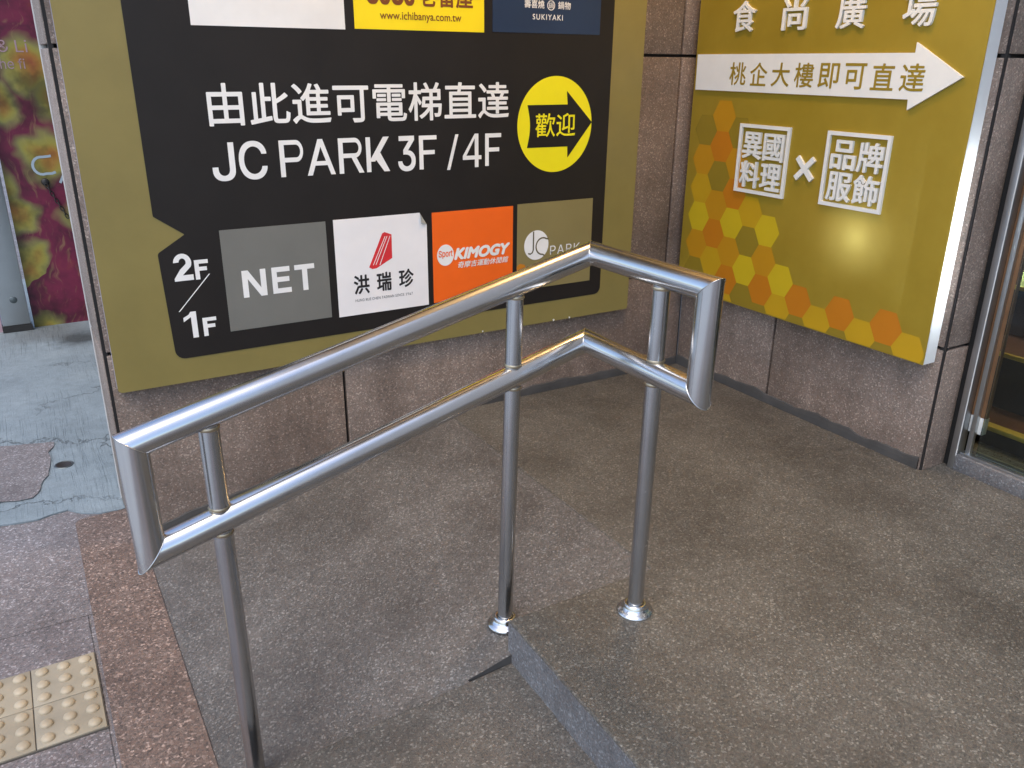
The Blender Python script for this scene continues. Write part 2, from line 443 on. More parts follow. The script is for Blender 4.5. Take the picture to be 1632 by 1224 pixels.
def rounded(pts, radii, n=6):
    out = []
    N = len(pts)
    for i, p in enumerate(pts):
        r = radii[i] if radii else 0
        if not r: out.append(p); continue
        p = Vector(p); a = (Vector(pts[i-1])-p).normalized(); b_ = (Vector(pts[(i+1) % N])-p).normalized()
        ang = a.angle(b_); t = r/math.tan(ang/2); c = p+(a+b_).normalized()*(r/math.sin(ang/2))
        s = p+a*t-c; e = p+b_*t-c
        for k in range(n+1):
            f = k/n; v = s.lerp(e, f); v = v.normalized()*r; out.append(tuple(c+v))
    return out

# ------------------------------------------------------------------ setting: ground, ramp, landing
ZP = -.237
mb = MB(); mb.poly([(-60, -60, ZP), (60, -60, ZP), (60, 60, ZP), (-60, 60, ZP)]); tag(mb.build('pavement', M['pavement']), kind='structure')

mb = MB(); mb.poly([(-60, -60, ZP+.004), (-3.4, -60, ZP+.004), (-3.4, 60, ZP+.004), (-60, 60, ZP+.004)]); tag(mb.build('road', M['road']), kind='structure')  # unseen street, added pale to lift the reflections in the posts
def ragged(pts, amp=.012, step=.035):
    out = []
    for i, p in enumerate(pts):
        q = pts[(i+1) % len(pts)]; p = Vector(p); q = Vector(q); n = max(1, int((q-p).length/step))
        if (q-p).length > 4: n = 1
        for k in range(n):
            v = p.lerp(q, k/n); d = (q-p).normalized(); j = random.uniform(-amp, amp) if n > 1 else 0
            out.append((v.x - d.y*j, v.y + d.x*j))
    return out
# the rough concrete patch: an L round a leftover granite paver
edge = [(-30, 2.9), (-30, .36), (-3.4, .35), (-2.86, .36), (-2.712, .34), (-2.637, .325), (-2.558, .345), (-2.50, .355), (-2.455, .30), (-2.40, .27), (-2.34, .262), (-2.30, .262), (-.8, .262), (-.8, 4.2), (-30, 4.2)]
mb = MB()
pts = ragged(edge)
mb.prism([(x, y, ZP+.0005) for x, y in pts], (0, 0, .006))
tag(mb.build('concrete_path', M['concrete']), kind='structure')
# the old paver that shows through the concrete
pv = ragged([(-3.3, .52), (-2.70, .515), (-2.60, .50), (-2.565, .60), (-2.535, .75), (-2.53, .9), (-2.505, 1.0), (-2.60, 1.02), (-2.70, 1.06), (-3.3, 1.1)], .008)
mb = MB(); mb.poly([(x, y, ZP+.0105) for x, y in pv]); tag(mb.build('old_paving', M['pavement']), kind='structure')
# the dark granite edging between pavement and ramp
mb = MB()
mb.prism([(x, y, ZP+.0005) for x, y in rounded([(-2.50, -6), (-2.30, -6), (-2.30, .262), (-2.487, .262)], [0, 0, 0, .035])], (0, 0, .0045))
tag(mb.build('granite_edging', M['granite_strip']), kind='structure')

XK, XE, SL = -1.17, -2.298, .207          # ramp fold, ramp foot, slope
zr = lambda x: min(0, SL*(x-XK))
mb = MB()   # ramp: a wedge along the wall, notched where the lower step meets it
mb.prism([(x, y, zr(x)) for x, y in ((XE, -.004), (XE, -1.32), (-1.735, -1.32), (-1.735, -1.256), (XK, -1.256), (XK, -.004))], (0, 0, -.12))
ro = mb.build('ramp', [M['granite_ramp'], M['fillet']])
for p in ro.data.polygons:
    if p.normal.y < -.9: p.material_index = 1  # front face of the ramp takes the darker tone
tag(ro, kind='structure')

LX = -1.612   # landing's street edge
mb = MB()
nj = 90; edge_ = [(LX-.062*i/nj+(random.uniform(-.0016, .0016)+(random.uniform(.001, .004) if random.random() < .12 else 0))*(i > 0), -1.2375-2.3625*i/nj) for i in range(nj+1)]
top = edge_+[ (2.2, -3.6), (2.2, -.004), (XK+.002, -.004), (XK+.002, -1.2375)]
mb.prism([(x, y, -.30) for x, y in top], (0, 0, .30), 0, .005)
lo = mb.build('landing', [M['granite_landing'], M['granite_riser']])
for p in lo.data.polygons:
    if p.normal.x < -.5 and abs(p.normal.z) < .3 and p.center.x < -1.6: p.material_index = 1
tag(lo, kind='structure')
mb = MB()   # lower step in front of the ramp
mb.prism([(LX+.03, -1.252, -.30), (-2.305, -1.297, -.30), (-2.305, -3.6, -.30), (LX+.03, -3.6, -.30)], (0, 0, .30-.117), 0, .004)
tag(mb.build('lower_step', M['granite_step']), kind='structure')

# ------------------------------------------------------------------ granite walls
G = .0055   # half joint
def course_rows(zb): return [(zb, .430-G), (.430+G, 1.303-G), (1.303+G, 2.176-G), (2.176+G, 3.05)]
wl = thing('granite_wall', (-1.2, .15, -.24), 'pink-brown granite wall behind the black and olive sign, along the ramp', 'wall')
mb = MB()
for x0, x1 in ((-2.3125, -1.568-G), (-1.568+G, -.106-G), (-.106+G, -.003)):
    for z0, z1 in course_rows(-.29): mb.box(x0, x1, 0, .022, z0, z1, 0, .0015)
for z0, z1 in course_rows(-.29): mb.box(-2.3235, -2.308, .012, .352, z0, z1, 0, .0015)
mb.build('stone_cladding', M['granite_wall'], wl)
mb = MB(); mb.box(-2.3085, .02, .0215, .345, -.3, 3.05); mb.box(-2.3215, -2.3083, .0018, .0218, -.3, 3.05); mb.build('joint_backing', M['joint'], wl)
mb = MB(); mb.box(-2.3265, -2.296, .3522, .358, -.24, 3.05); mb.build('edge_trim', M['bead'], wl)
def dark_base(pt, u0, u1, hgt):  # ragged dark strip along the foot of a wall
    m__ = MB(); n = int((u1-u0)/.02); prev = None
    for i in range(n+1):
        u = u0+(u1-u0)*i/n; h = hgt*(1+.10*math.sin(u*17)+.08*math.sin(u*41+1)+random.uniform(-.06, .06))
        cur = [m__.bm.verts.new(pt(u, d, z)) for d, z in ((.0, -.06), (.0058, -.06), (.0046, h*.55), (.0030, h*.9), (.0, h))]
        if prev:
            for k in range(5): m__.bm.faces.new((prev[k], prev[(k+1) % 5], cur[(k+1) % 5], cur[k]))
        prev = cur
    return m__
dark_base(lambda u, d, z: (u, -d, z+zr(u)), -2.30, -.006, .036).build('cement_fillet', M['fillet'], wl)

wr = thing('granite_wall', (.06, -.6, 0), 'pink-brown granite wall under the gold arrow sign, ending beside the glass door', 'wall')
mb = MB()
for y0, y1 in ((-1.2300, -.542-G), (-.542+G, -.003)):
    for z0, z1 in course_rows(-.05): mb.box(0, .022, y0, y1, z0, z1, 0, .0015)
for z0, z1 in course_rows(-.05): mb.box(.0100, .123, -1.24, -1.218, z0, z1, 0, .0015)
mb.build('stone_cladding', M['granite_wall'], wr)
mb = MB(); mb.box(.0215, .16, -1.2185, -.02, -.05, 3.05); mb.box(.0035, .0217, -1.2365, -1.2183, -.05, 3.05); mb.build('joint_backing', M['joint'], wr)
dark_base(lambda u, d, z: (-d, -u, z), .006, 1.225, .040).build('cement_fillet', M['fillet'], wr)

# ------------------------------------------------------------------ left sign
sgn = thing('direction_sign', (-1.3, 0, .3), 'large olive and black sign with white Chinese lettering and a yellow arrow circle', 'sign')
D0 = .0265
mb = MB()
sheet(mb, 'L', rounded([(-2.300, .308), (-.324, .308), (-.312, 2.42), (-2.300, 2.42)], [.014, .012, .02, .02]), 0, D0, 0)
bp = mb.build('backing_board', [M['sign_side'], M['olive']], sgn)
for p in bp.data.polygons:
    if p.normal.y < -.9: p.material_index = 1
mb = MB()
sheet(mb, 'L', rounded([(-2.132, 2.33), (-2.128, .838), (-2.046, .778), (-2.130, .727), (-2.119, .388), (-.473, .394), (-.463, 2.33)], [.03, .006, .002, .012, .03, .028, .03]), D0, D0+.0012)
mb.build('black_panel', M['sign_black'], sgn)
DT = D0+.0012
def tile(name, r, mat, label, th=.0012):
    m_ = MB(); sheet(m_, 'L', rect(*r), DT, DT+th); return m_.build(name, mat, sgn, label)
DL = DT+.0012+.0006
TOPV = 1.70
tile('logo_tile', (-1.955, 1.363, -1.499, TOPV), M['white_vinyl'], 'blank white tile at the top edge of the picture')
ty = tile('logo_tile', (-1.468, 1.366, -1.010, TOPV), M['yellow_tile'], 'yellow tile with a brown shop name and web address')
tn = tile('logo_tile', (-.977, 1.369, -.530, TOPV), M['navy_tile'], 'navy tile with small white hot pot lettering')
tg = tile('logo_tile', (-1.945, .455, -1.606, .781), M['grey_tile'], 'grey tile reading NET')
to = tile('logo_tile', (-1.221, .453, -.890, .779), M['orange_tile'], 'orange sports shop tile')
tv = tile('logo_tile', (-.871, .455, -.528, .783), M['olive_tile'], 'olive tile with a white round JC logo')
m_ = MB()
su0, sv0, su1, sv1 = -1.580, .450, -1.242, .783
sheet(m_, 'L', [(su0, sv0), (su1, sv0), (su1, sv1-.042), (su1-.026, sv1), (su0, sv1)], DT, DT+.0014)
ts = m_.build('logo_tile', M['sticker'], sgn, 'white sticker tile with a red sandwich wedge and a lifting corner')
m_ = MB()   # the corner that has come loose, curling forward
N = 6
a0 = Vector((su1, sv1-.042)); b0 = Vector((su1-.026, sv1)); tip = Vector((su1-.024, sv1-.038)); rows = []
for i in range(N+1):
    f = i/N; l = a0.lerp(tip, f); r_ = b0.lerp(tip, f); d = DT+.0016+.007*math.sin(f*math.pi*.62)
    rows.append((P3('L', l.x, l.y, d), P3('L', r_.x, r_.y, d)))
for (p, q), (s_, t_) in zip(rows[:-1], rows[1:]):
    v = [m_.bm.verts.new(x) for x in (p, q, t_, s_)]; f = m_.bm.faces.new(v); f.smooth = True
m_.build('curled_corner', M['sticker_back'], ts)

def letters(name, parent, mat, items, plane='L', d=None, label=None):
    for it in items:
        m_ = MB(); t, r = it[0], it[1]; k = dict(it[2]) if len(it) > 2 else {}
        text_into(m_, plane, d if d is not None else DL, t, *r, **k)
        m_.build(name, mat, parent, label)
def para(x0, y0, x1, y1, wd):
    """slanted bar with level ends, wd wide along the baseline"""
    return [(x0, y0), (x0+wd, y0), (x1+wd, y1), (x1, y1)]
def bowl(x, y0, y1, xr, t):
    """the outer and inner outline of a P-shaped bowl as a list of quads"""
    r = (y1-y0)/2; cy = (y0+y1)/2; n = 14; o_ = []; i_ = []
    for k in range(n+1):
        a = R(90-180*k/n)
        o_.append((xr-r*.98+r*.98*math.cos(a), cy+r*math.sin(a))); i_.append((xr-r*.98+(r-t)*.98*math.cos(a), cy+(r-t)*math.sin(a)))
    o_ = [(x, y1)]+o_+[(x, y0)]; i_ = [(x, y1-t)]+i_+[(x, y0+t)]
    return [[o_[k], o_[k+1], i_[k+1], i_[k]] for k in range(len(o_)-1)]
def capital(c, t, tv):
    """plain grotesque capitals in a unit box: t = stem width, tv = thickness of the level bars"""
    if c == 'A': return [para(0, 0, .5-t/2, 1, t*1.06), para(1-t*1.06, 0, .5-t/2, 1, t*1.0), [(.2, .27), (.8, .27), (.74, .27+tv), (.26, .27+tv)]]
    if c == 'P': return [rect(0, 0, t, 1)]+bowl(t, .40, 1, .98, tv)
    if c == 'R': return [rect(0, 0, t, 1)]+bowl(t, .44, 1, .94, tv)+[para(1-t*1.05, 0, .50, .46, t*1.1)]
    if c == 'K': return [rect(0, 0, t, 1), para(t*.6, .30, 1-t*1.35, 1, t*1.35), [(.40, .58), (.27+t*.25, .44), (1-t*1.32, 0), (1, 0), (.52, .66)]]
    if c == 'F': return [rect(0, 0, t, 1), rect(t, 1-tv, 1, 1), rect(t, .44, .88, .44+tv)]
    if c == '4': return [rect(.64, 0, .64+t, 1), rect(0, .235, 1, .235+tv), [(0, .235+tv), (t*.95, .235+tv), (.64, .86), (.64, 1)]]
    if c == 'N': return [rect(0, 0, t, 1), rect(1-t, 0, 1, 1), para(1-t*1.12, 0, 0, 1, t*1.12)]
    if c == 'E': return [rect(0, 0, t, 1), rect(t, 1-tv, .97, 1), rect(t, .43, .92, .43+tv), rect(t, 0, 1, tv)]
    if c == 'T': return [rect(.5-t/2, 0, .5+t/2, 1-tv), rect(0, 1-tv, 1, 1)]
def capitals_into(mb, plane, off, items):
    for c, (u0, v0, u1, v1), t, tv in items:
        for n_, q in enumerate(capital(c, t, tv)):
            mb.poly([P3(plane, u0+x*(u1-u0), v0+y*(v1-v0), off+n_*.00002) for x, y in q])
letters('lettering', sgn, M['white_vinyl'], [('由此進可電梯直達', (-1.936, 1.088, -.911, 1.209), dict(bold=.012))], d=DT+.0006, label='white Chinese heading line')
LT = dict(latin=True, bold=.008)
m_ = MB(); d_ = DT+.0006
for t, r in (('J', (-1.942, .928, -1.874, 1.041)), ('C', (-1.862, .928, -1.777, 1.043)), ('3', (-1.340, .926, -1.276, 1.041))):
    text_into(m_, 'L', d_, t, *r, **LT)
capitals_into(m_, 'L', d_, [('P', (-1.737, .930, -1.660, 1.041), .20, .125), ('A', (-1.652, .930, -1.558, 1.041), .165, .12), ('R', (-1.546, .930, -1.462, 1.041), .185, .125), ('K', (-1.452, .930, -1.370, 1.041), .19, .12),
    ('F', (-1.262, .929, -1.196, 1.040), .23, .125), ('4', (-1.096, .926, -1.022, 1.040), .20, .12), ('F', (-1.007, .928, -.942, 1.039), .23, .125)])
sheet(m_, 'L', [(-1.158, .922), (-1.146, .922), (-1.112, 1.040), (-1.124, 1.040)], DT, d_)
m_.build('lettering', M['white_vinyl'], sgn, 'white line reading JC PARK 3F / 4F')
BB = dict(latin=True, bold=.042)
m_ = MB(); two = rounded([(.03, .66), (.0, .0)], None) if False else []
def unit(m__, r, polys, d, i0=0):
    u0, v0, u1, v1 = r
    for n_, q in enumerate(polys): m__.poly([P3('L', u0+x*(u1-u0), v0+y*(v1-v0), d+(n_+i0)*.00002) for x, y in q])
o_ = [(.5+.47*math.cos(R(a)), .66+.34*math.sin(R(a))) for a in range(176, -31, -12)]; i_ = [(.5+.18*math.cos(R(a)), .68+.145*math.sin(R(a))) for a in range(176, -31, -12)]
arc2 = [[o_[k], o_[k+1], i_[k+1], i_[k]] for k in range(len(o_)-1)]
unit(m_, (-2.092, .637, -2.036, .721), arc2+[[o_[-1], (.44, .20), (.0, .0), (.0, .10), (.34, .42), i_[-1]], [(0, 0), (1, 0), (1, .205), (.30, .205)]], DT+.0006)
unit(m_, (-2.085, .452, -2.040, .537), [rect(.55, 0, .92, 1), [(.55, 1), (.55, .80), (.05, .64), (.05, .80), (.42, .90)]], DT+.0006)
capitals_into(m_, 'L', DT+.0006, [('F', (-2.030, .636, -1.989, .697), .32, .20), ('F', (-2.027, .452, -1.985, .512), .32, .20)])
sheet(m_, 'L', [(-2.0935, .541), (-2.090, .541), (-1.987, .650), (-1.9905, .650)], DT, DT+.0006)
m_.build('lettering', M['white_vinyl'], sgn, 'white floor numbers 2F over 1F with a slanted line')
m_ = MB(); capitals_into(m_, 'L', DL, [('N', (-1.892, .560, -1.816, .648), .235, .2), ('E', (-1.797, .561, -1.736, .648), .27, .19), ('T', (-1.722, .561, -1.655, .648), .26, .19)]); m_.build('lettering', M['white_vinyl'], tg)
letters('lettering', ty, M['brown_ink'], [('CoCo', (-1.428, 1.438, -1.262, 1.51), dict(bold=.02, latin=True)), ('壱番屋', (-1.245, 1.437, -1.052, 1.508), dict(bold=.02))], label='brown shop name cut by the top of the picture')
letters('lettering', ty, M['brown_ink'], [('www.ichibanya.com.tw', (-1.383, 1.389, -1.096, 1.420), dict(bold=.008))], label='web address www.ichibanya.com.tw')
letters('lettering', tn, M['white_vinyl'], [('壽喜燒', (-.853, 1.448, -.772, 1.474), dict(bold=.01)), ('鍋物', (-.715, 1.448, -.662, 1.473), dict(bold=.01)), ('SUKIYAKI', (-.819, 1.412, -.694, 1.430), dict(bold=.01, space=1.25))], label='white hot pot name over SUKIYAKI')
m_ = MB()
def annulus(m__, plane, cx, cy, ro, ri, d, n=40, a0=0, a1=360, ratio=1.0):
    V = []
    for i in range(n+1):
        t = R(a0+(a1-a0)*i/n); V.append((m__.bm.verts.new(P3(plane, cx+ro*math.cos(t), cy+ro*ratio*math.sin(t), d)), m__.bm.verts.new(P3(plane, cx+ri*math.cos(t), cy+ri*ratio*math.sin(t), d))))
    for (a, b_), (c_, e) in zip(V[:-1], V[1:]): m__.bm.faces.new((a, c_, e, b_))
annulus(m_, 'L', -.744, 1.459, .016, .0135, DL)
text_into(m_, 'L', DL, '鍋', -.755, 1.449, -.733, 1.469)
m_.build('round_mark', M['white_vinyl'], tn)
letters('lettering', ts, M['black_ink'], [('洪', (-1.522, .522, -1.465, .589), dict(bold=.022)), ('瑞', (-1.438, .523, -1.383, .590), dict(bold=.022)), ('珍', (-1.355, .526, -1.298, .592), dict(bold=.022))], d=DT+.0018, label='black three character shop name')
letters('lettering', ts, M['black_ink'], [('HUNG RUI CHEN TAIWAN SINCE 1947', (-1.519, .496, -1.304, .5055), dict(latin=True))], d=DT+.0018, label='tiny black line of capitals')
m_ = MB()
sheet(m_, 'L', [(-1.463, .612), (-1.452, .605), (-1.436, .606), (-1.377, .636), (-1.376, .718), (-1.401, .728), (-1.410, .724)], DT+.0014, DT+.0018)
m_.build('wedge_emblem', M['red_ink'], ts)
m_ = MB()
for o_ in (.0, .0095, .024):
    sheet(m_, 'L', [(-1.449+o_, .618-.002*(o_ > .02)), (-1.4465+o_, .618-.002*(o_ > .02)), (-1.3985+o_*.75, .7135), (-1.401+o_*.75, .7135)], DT+.0018, DT+.0021)
m_.build('emblem_stripes', M['white_vinyl'], ts)
letters('lettering', to, M['white_vinyl'], [('KIMOGY', (-1.137, .602, -.902, .646), dict(bold=.05, shear=.28)), ('奇摩吉運動休閒館', (-1.121, .571, -.909, .595), dict(bold=.01, shear=.2))], label='white slanted shop name over small Chinese line')
m_ = MB(); sheet(m_, 'L', disc(-1.171, .624, .0335, .0385), DT, DL); bd = m_.build('round_badge', M['white_vinyl'], to)
letters('lettering', bd, M['orange_tile'], [('Sport', (-1.199, .612, -1.143, .642), dict(latin=True, bold=.01))], d=DL+.0005)
m_ = MB(); sheet(m_, 'L', disc(-.785, .623, .0545, .0565), DT, DL); rj = m_.build('round_badge', M['white_vinyl'], tv)
m_ = MB()   # J and C of the round logo as bent strokes
def stroke(m__, plane, pts, wd, d):
    prev = None
    for i, p in enumerate(pts):
        p = Vector(p); t = (Vector(pts[min(i+1, len(pts)-1)])-Vector(pts[max(i-1, 0)])).normalized(); n = Vector((-t.y, t.x))*wd/2
        cur = (m__.bm.verts.new(P3(plane, *(p+n), d)), m__.bm.verts.new(P3(plane, *(p-n), d)))
        if prev: m__.bm.faces.new((prev[0], cur[0], cur[1], prev[1]))
        prev = cur
stroke(m_, 'L', [(-.799, .676), (-.799, .64), (-.799, .606), (-.803, .596), (-.812, .591), (-.822, .594)], .0055, DL+.0005)
stroke(m_, 'L', [(-.731, .642)]+[(-.757+.030*math.cos(R(a)), .617+.032*math.sin(R(a))) for a in range(60, 281, 14)]+[(-.748, .580)], .0055, DL+.0005)
m_.build('lettering', M['olive_ink'], rj)
letters('lettering', tv, M['white_vinyl'], [('PARK', (-.722, .580, -.583, .614), dict(latin=True, bold=-.012, space=1.1))], label='thin white word PARK')
m_ = MB(); sheet(m_, 'L', [(-.871, .520), (-.850, .520), (-.832, .538), (-.836, .552), (-.858, .558), (-.871, .548)], DT+.0012, DL); m_.build('orange_patch', M['orange_ink'], tv)
m_ = MB(); sheet(m_, 'L', disc(-.7125, 1.0605, .1625, .1685, 96), DT, DT+.0008)
ci = m_.build('arrow_badge', M['lemon'], sgn, 'lemon yellow circle with a black arrow')
m_ = MB()
arc = [(-.834+.012*math.sin(math.pi*i/10), 1.131+(.983-1.131)*i/10) for i in range(11)]
sheet(m_, 'L', [(-.661, 1.131), (-.666, 1.178), (-.5495, 1.0665), (-.655, .942), (-.657, .982)][::-1]+arc, DT+.0008, DT+.0014)
ar = m_.build('arrow', M['sign_black'], ci)
letters('lettering', ar, M['lemon'], [('歡迎', (-.800, 1.019, -.624, 1.101), dict(bold=.008))], d=DT+.0018)
# scraps of old tape along the lower edge
for u, v, s_ in ((-.697, .313, .006), (-.62, .3125, .005), (-1.02, .315, .004), (-1.60, .312, .005)):
    m_ = MB(); sheet(m_, 'L', [(u, v-s_), (u+s_, v-s_*.4), (u+s_*.6, v+s_*.5), (u-s_*.4, v+s_*.3)], D0, D0+.002)
    m_.build('tape_scrap', M['white_vinyl'], sgn)

# ------------------------------------------------------------------ right sign
gs = thing('arrow_sign', (-.03, -.6, .38), 'gold box sign with raised white arrow and honeycomb pattern beside the glass door', 'sign')
F0 = .0545
U0, U1, V0 = .030, 1.2095, .3745
mb = MB(); rim = rounded([(U0, V0), (U1, V0+.004), (U1, 2.45), (U0, 2.45)], [.004, .004, .01, .01])
va = [mb.bm.verts.new(P3('R', u, v, .0005)) for u, v in rim]; vb = [mb.bm.verts.new(P3('R', u, v, F0+.0010)) for u, v in rim]
mb.bm.faces.new(va)
for i in range(len(rim)): mb.bm.faces.new((va[i], va[(i+1) % len(rim)], vb[(i+1) % len(rim)], vb[i]))
mb.build('white_case', M['acrylic_lit'], gs)
mb = MB(); mb.poly([P3('R', u, v, F0+.0014) for u, v in rounded([(U0, V0), (U1-.001, V0+.004), (U1-.001, 2.449), (U0, 2.449)], [.004, .004, .01, .01])])
mb.build('gold_face', M['gold'], gs)
def led(shape, sx, sy, e, loc, rot):
    l_ = bpy.data.lights.new('led_module', 'AREA'); l_.shape = shape; l_.size = sx; l_.size_y = sy; l_.energy = e; l_.color = (.92, .97, 1.0)
    o_ = bpy.data.objects.new('led_module', l_); col.objects.link(o_); o_.parent = gs; o_.location = Vector(loc)-Vector((-.03, -.6, .38)); o_.rotation_euler = rot
led('ELLIPSE', .07, .08, .30, (-.004, -.885, .735), (0, R(90), 0))
led('ELLIPSE', .22, .26, .6, (-.003, -.885, .735), (0, R(90), 0))
mb = MB(); mb.box(-.0535, -.0515, -1.2035, -1.095, .42, 2.4); mb.build('inner_baffle', M['acrylic'], gs)  # unseen plate added to keep the rim light off the gold face
led('RECTANGLE', .03, .45, .62, (-.028, -1.115, .78), (R(-90), 0, 0))
F1 = F0+.0014
cells = {0: {4: 'Y', 3: 'd', 2: 'o', 1: 'y', 0: 'Y', -1: 'o', -2: 'd', -3: 'y'}, 1: {4: 'o', 3: 'O', 2: 'd', 1: 'o', 0: 'O', -1: 'y', -2: 'o', -3: 'O'},
         2: {3: 'd', 2: 'o', 1: 'O', 0: 'Y', -1: 'o', -2: 'O', -3: 'y'}, 3: {1: 'y', 0: 'd', -1: 'Y', -2: 'd'}, 4: {0: 'Y', -1: 'o', -2: 'O', -3: 'd'}, 5: {-1: 'Y', -2: 'y'},
         6: {-2: 'O', -3: 'd'}, 7: {-2: 'y'}, 8: {-2: 'O', -3: 'd'}, 9: {-2: 'y'}, 10: {-2: 'O', -3: 'd'}, 11: {-2: 'y'}}
keys = ['Y', 'y', 'o', 'O', 'd']
def clip_poly(poly, umin, umax, vmin):
    def cl(ps, ins, cut):
        o_ = []
        for i in range(len(ps)):
            a, b_ = ps[i], ps[(i+1) % len(ps)]
            if ins(a): o_.append(a)
            if ins(a) != ins(b_): o_.append(cut(a, b_))
        return o_
    def at_u(k): return lambda a, b_: (k, a[1]+(b_[1]-a[1])*(k-a[0])/(b_[0]-a[0]))
    def at_v(k): return lambda a, b_: (a[0]+(b_[0]-a[0])*(k-a[1])/(b_[1]-a[1]), k)
    for ins, cut in ((lambda p: p[0] >= umin, at_u(umin)), (lambda p: p[0] <= umax, at_u(umax)), (lambda p: p[1] >= vmin, at_v(vmin))):
        if len(poly) > 2: poly = cl(poly, ins, cut)
    return poly
mb = MB()
for i, colm in cells.items():
    for k, t in colm.items():
        cx = .122+.0931*i; cz = (.690 if i % 2 == 0 else .634)+.1133*k
        h = .1133/2; w2 = .1242/2
        pts = [(cx+w2, cz), (cx+w2/2, cz+h), (cx-w2/2, cz+h), (cx-w2, cz), (cx-w2/2, cz-h), (cx+w2/2, cz-h)]
        if cz+h > 1.178: continue
        pts = clip_poly(pts, U0+.002, U1-.006, V0+.006)
        if len(pts) > 2:
            mb.poly([P3('R', u, v, F1+.0006) for u, v in pts], keys.index(t))
mb.build('honeycomb_pattern', [M['hex_'+k] for k in keys], gs)
TH = .009
for ch, r in (('食', (.219, 1.385, .329, 1.489)), ('尚', (.457, 1.385, .562, 1.488)), ('廣', (.686, 1.384, .794, 1.492)), ('場', (.930, 1.384, 1.037, 1.494))):
    mb = MB(); text_into(mb, 'R', F1, ch, *r, thick=TH, bold=.012); mb.build('raised_character', M['raised_white'], gs)
mb = MB(); sheet(mb, 'R', [(.048, 1.179), (.996, 1.178), (.998, 1.147), (1.1605, 1.245), (.994, 1.340), (.994, 1.311), (.046, 1.309)], F1, F1+.008)
ra = mb.build('raised_arrow', M['raised_white'], gs, 'raised white arrow pointing right')
mb = MB(); t8 = '桃企大樓即可直達'
for i, ch in enumerate(t8):
    u = .230+.1040*i
    text_into(mb, 'R', F1+.0086, ch, u, 1.201, u+.083, 1.281, bold=.012)
mb.build('lettering', M['gold'], ra)
def frame(m__, r, bw, d0, d1):
    u0, v0, u1, v1 = r
    o_ = [(u0, v0), (u1, v0), (u1, v1), (u0, v1)]; i_ = [(u0+bw, v0+bw), (u1-bw, v0+bw), (u1-bw, v1-bw), (u0+bw, v1-bw)]
    V = [[m__.bm.verts.new(P3('R', u, v, d)) for u, v in ring] for ring, d in ((o_, d0), (o_, d1), (i_, d1), (i_, d0))]
    for a, b_ in zip(V, V[1:]+V[:1]):
        for k in range(4): m__.bm.faces.new((a[k], a[(k+1) % 4], b_[(k+1) % 4], b_[k]))
for (r, q, chars, lab) in (((.311, .818, .555, 1.067), (.334, .838, .533, 1.040), '異國料理', 'raised white square with four characters, nearer the wall corner'),
                           ((.717, .823, .964, 1.068), (.742, .843, .946, 1.042), '品牌服飾', 'raised white square with four characters, nearer the door')):
    mb = MB(); frame(mb, r, .0125, F1, F1+TH)
    fo = mb.build('raised_square', M['raised_white'], gs, lab)
    mb = MB(); um = (q[0]+q[2])/2; vm = (q[1]+q[3])/2; g_ = .004
    for ch, rr in zip(chars, ((q[0], vm+g_, um-g_, q[3]), (um+g_, vm+g_, q[2], q[3]), (q[0], q[1], um-g_, vm-g_), (um+g_, q[1], q[2], vm-g_))):
        text_into(mb, 'R', F1, ch, *rr, thick=TH, bold=.016)
    mb.build('raised_lettering', M['raised_white'], fo)
mb = MB()
cx, cz = .637, .934
for s_ in (1, -1):
    a = Vector((.036, .036*s_)); n = Vector((-a.y, a.x)).normalized()*.0095
    sheet(mb, 'R', [tuple(Vector((cx, cz))+v) for v in (-a-n, a-n, a+n, -a+n)], F1, F1+TH*(1 if s_ > 0 else .97))
mb.build('raised_cross', M['raised_white'], gs)

# ------------------------------------------------------------------ handrail
S = Vector((-2.371, -1.2108, .640)); B = Vector((-1.3325, -1.132, .859)); E = Vector((-1.316, -1.511, .857))
Sl = Vector((-2.369, -1.2106, .416)); Bl = Vector((-1.3405, -1.1329, .646)); El = Vector((-1.318, -1.508, .634))
RR, PR = .0272, .0192
hr = thing('handrail', (-1.571, -1.15, -.085), 'brushed steel handrail with two tubes and three posts beside the ramp', 'handrail')
loop = [S, B, E, El, Bl, Sl]
NSEG = 36
def mitre_ring(i, seg_dir, r=RR):
    """ring of the tube with direction seg_dir cut by the mitre plane at corner i"""
    p = loop[i]; a = (p-loop[i-1]).normalized(); b_ = (loop[(i+1) % 6]-p).normalized(); nrm = (a+b_).normalized()
    if (a-b_).length < 1e-6: nrm = a
    d = seg_dir; ref = Vector((0, 0, 1)) if abs(d.z) < .8 else Vector((0, 1, 0))
    u = d.cross(ref).normalized(); v = d.cross(u)
    out = []
    for k in range(NSEG):
        q = p+u*r*math.cos(2*math.pi*k/NSEG)+v*r*math.sin(2*math.pi*k/NSEG)
        out.append(q - d*((q-p).dot(nrm)/d.dot(nrm)))
    return out
def seg(m__, i, j):
    d = (loop[j]-loop[i]).normalized()
    r0, r1 = mitre_ring(i, d), mitre_ring(j, d)
    m__.tube([[a.lerp(b_, f) for a, b_ in zip(r0, r1)] for f in (0, .04, .5, .96, 1)])
def seam(m__, i, mi=1, r=.0011):
    d = (loop[(i+1) % 6]-loop[i]).normalized()
    R0 = mitre_ring(i, d, RR+.0002); c = loop[i]; n = len(R0); rings = []
    for k in range(n+1):
        p = R0[k % n]; t = (R0[(k+1) % n]-R0[(k-1) % n]).normalized(); o_ = (p-c).normalized(); b2 = t.cross(o_)
        rings.append([p+o_*r*math.cos(a)+b2*r*math.sin(a) for a in (0, 1.26, 2.51, 3.77, 5.03)])
    m__.tube(rings, mi)
mb = MB(); seg(mb, 0, 1); seg(mb, 1, 2); [seam(mb, i) for i in (0, 1, 2)]; mb.build('top_rail', [M['steel'], M['steel']], hr)
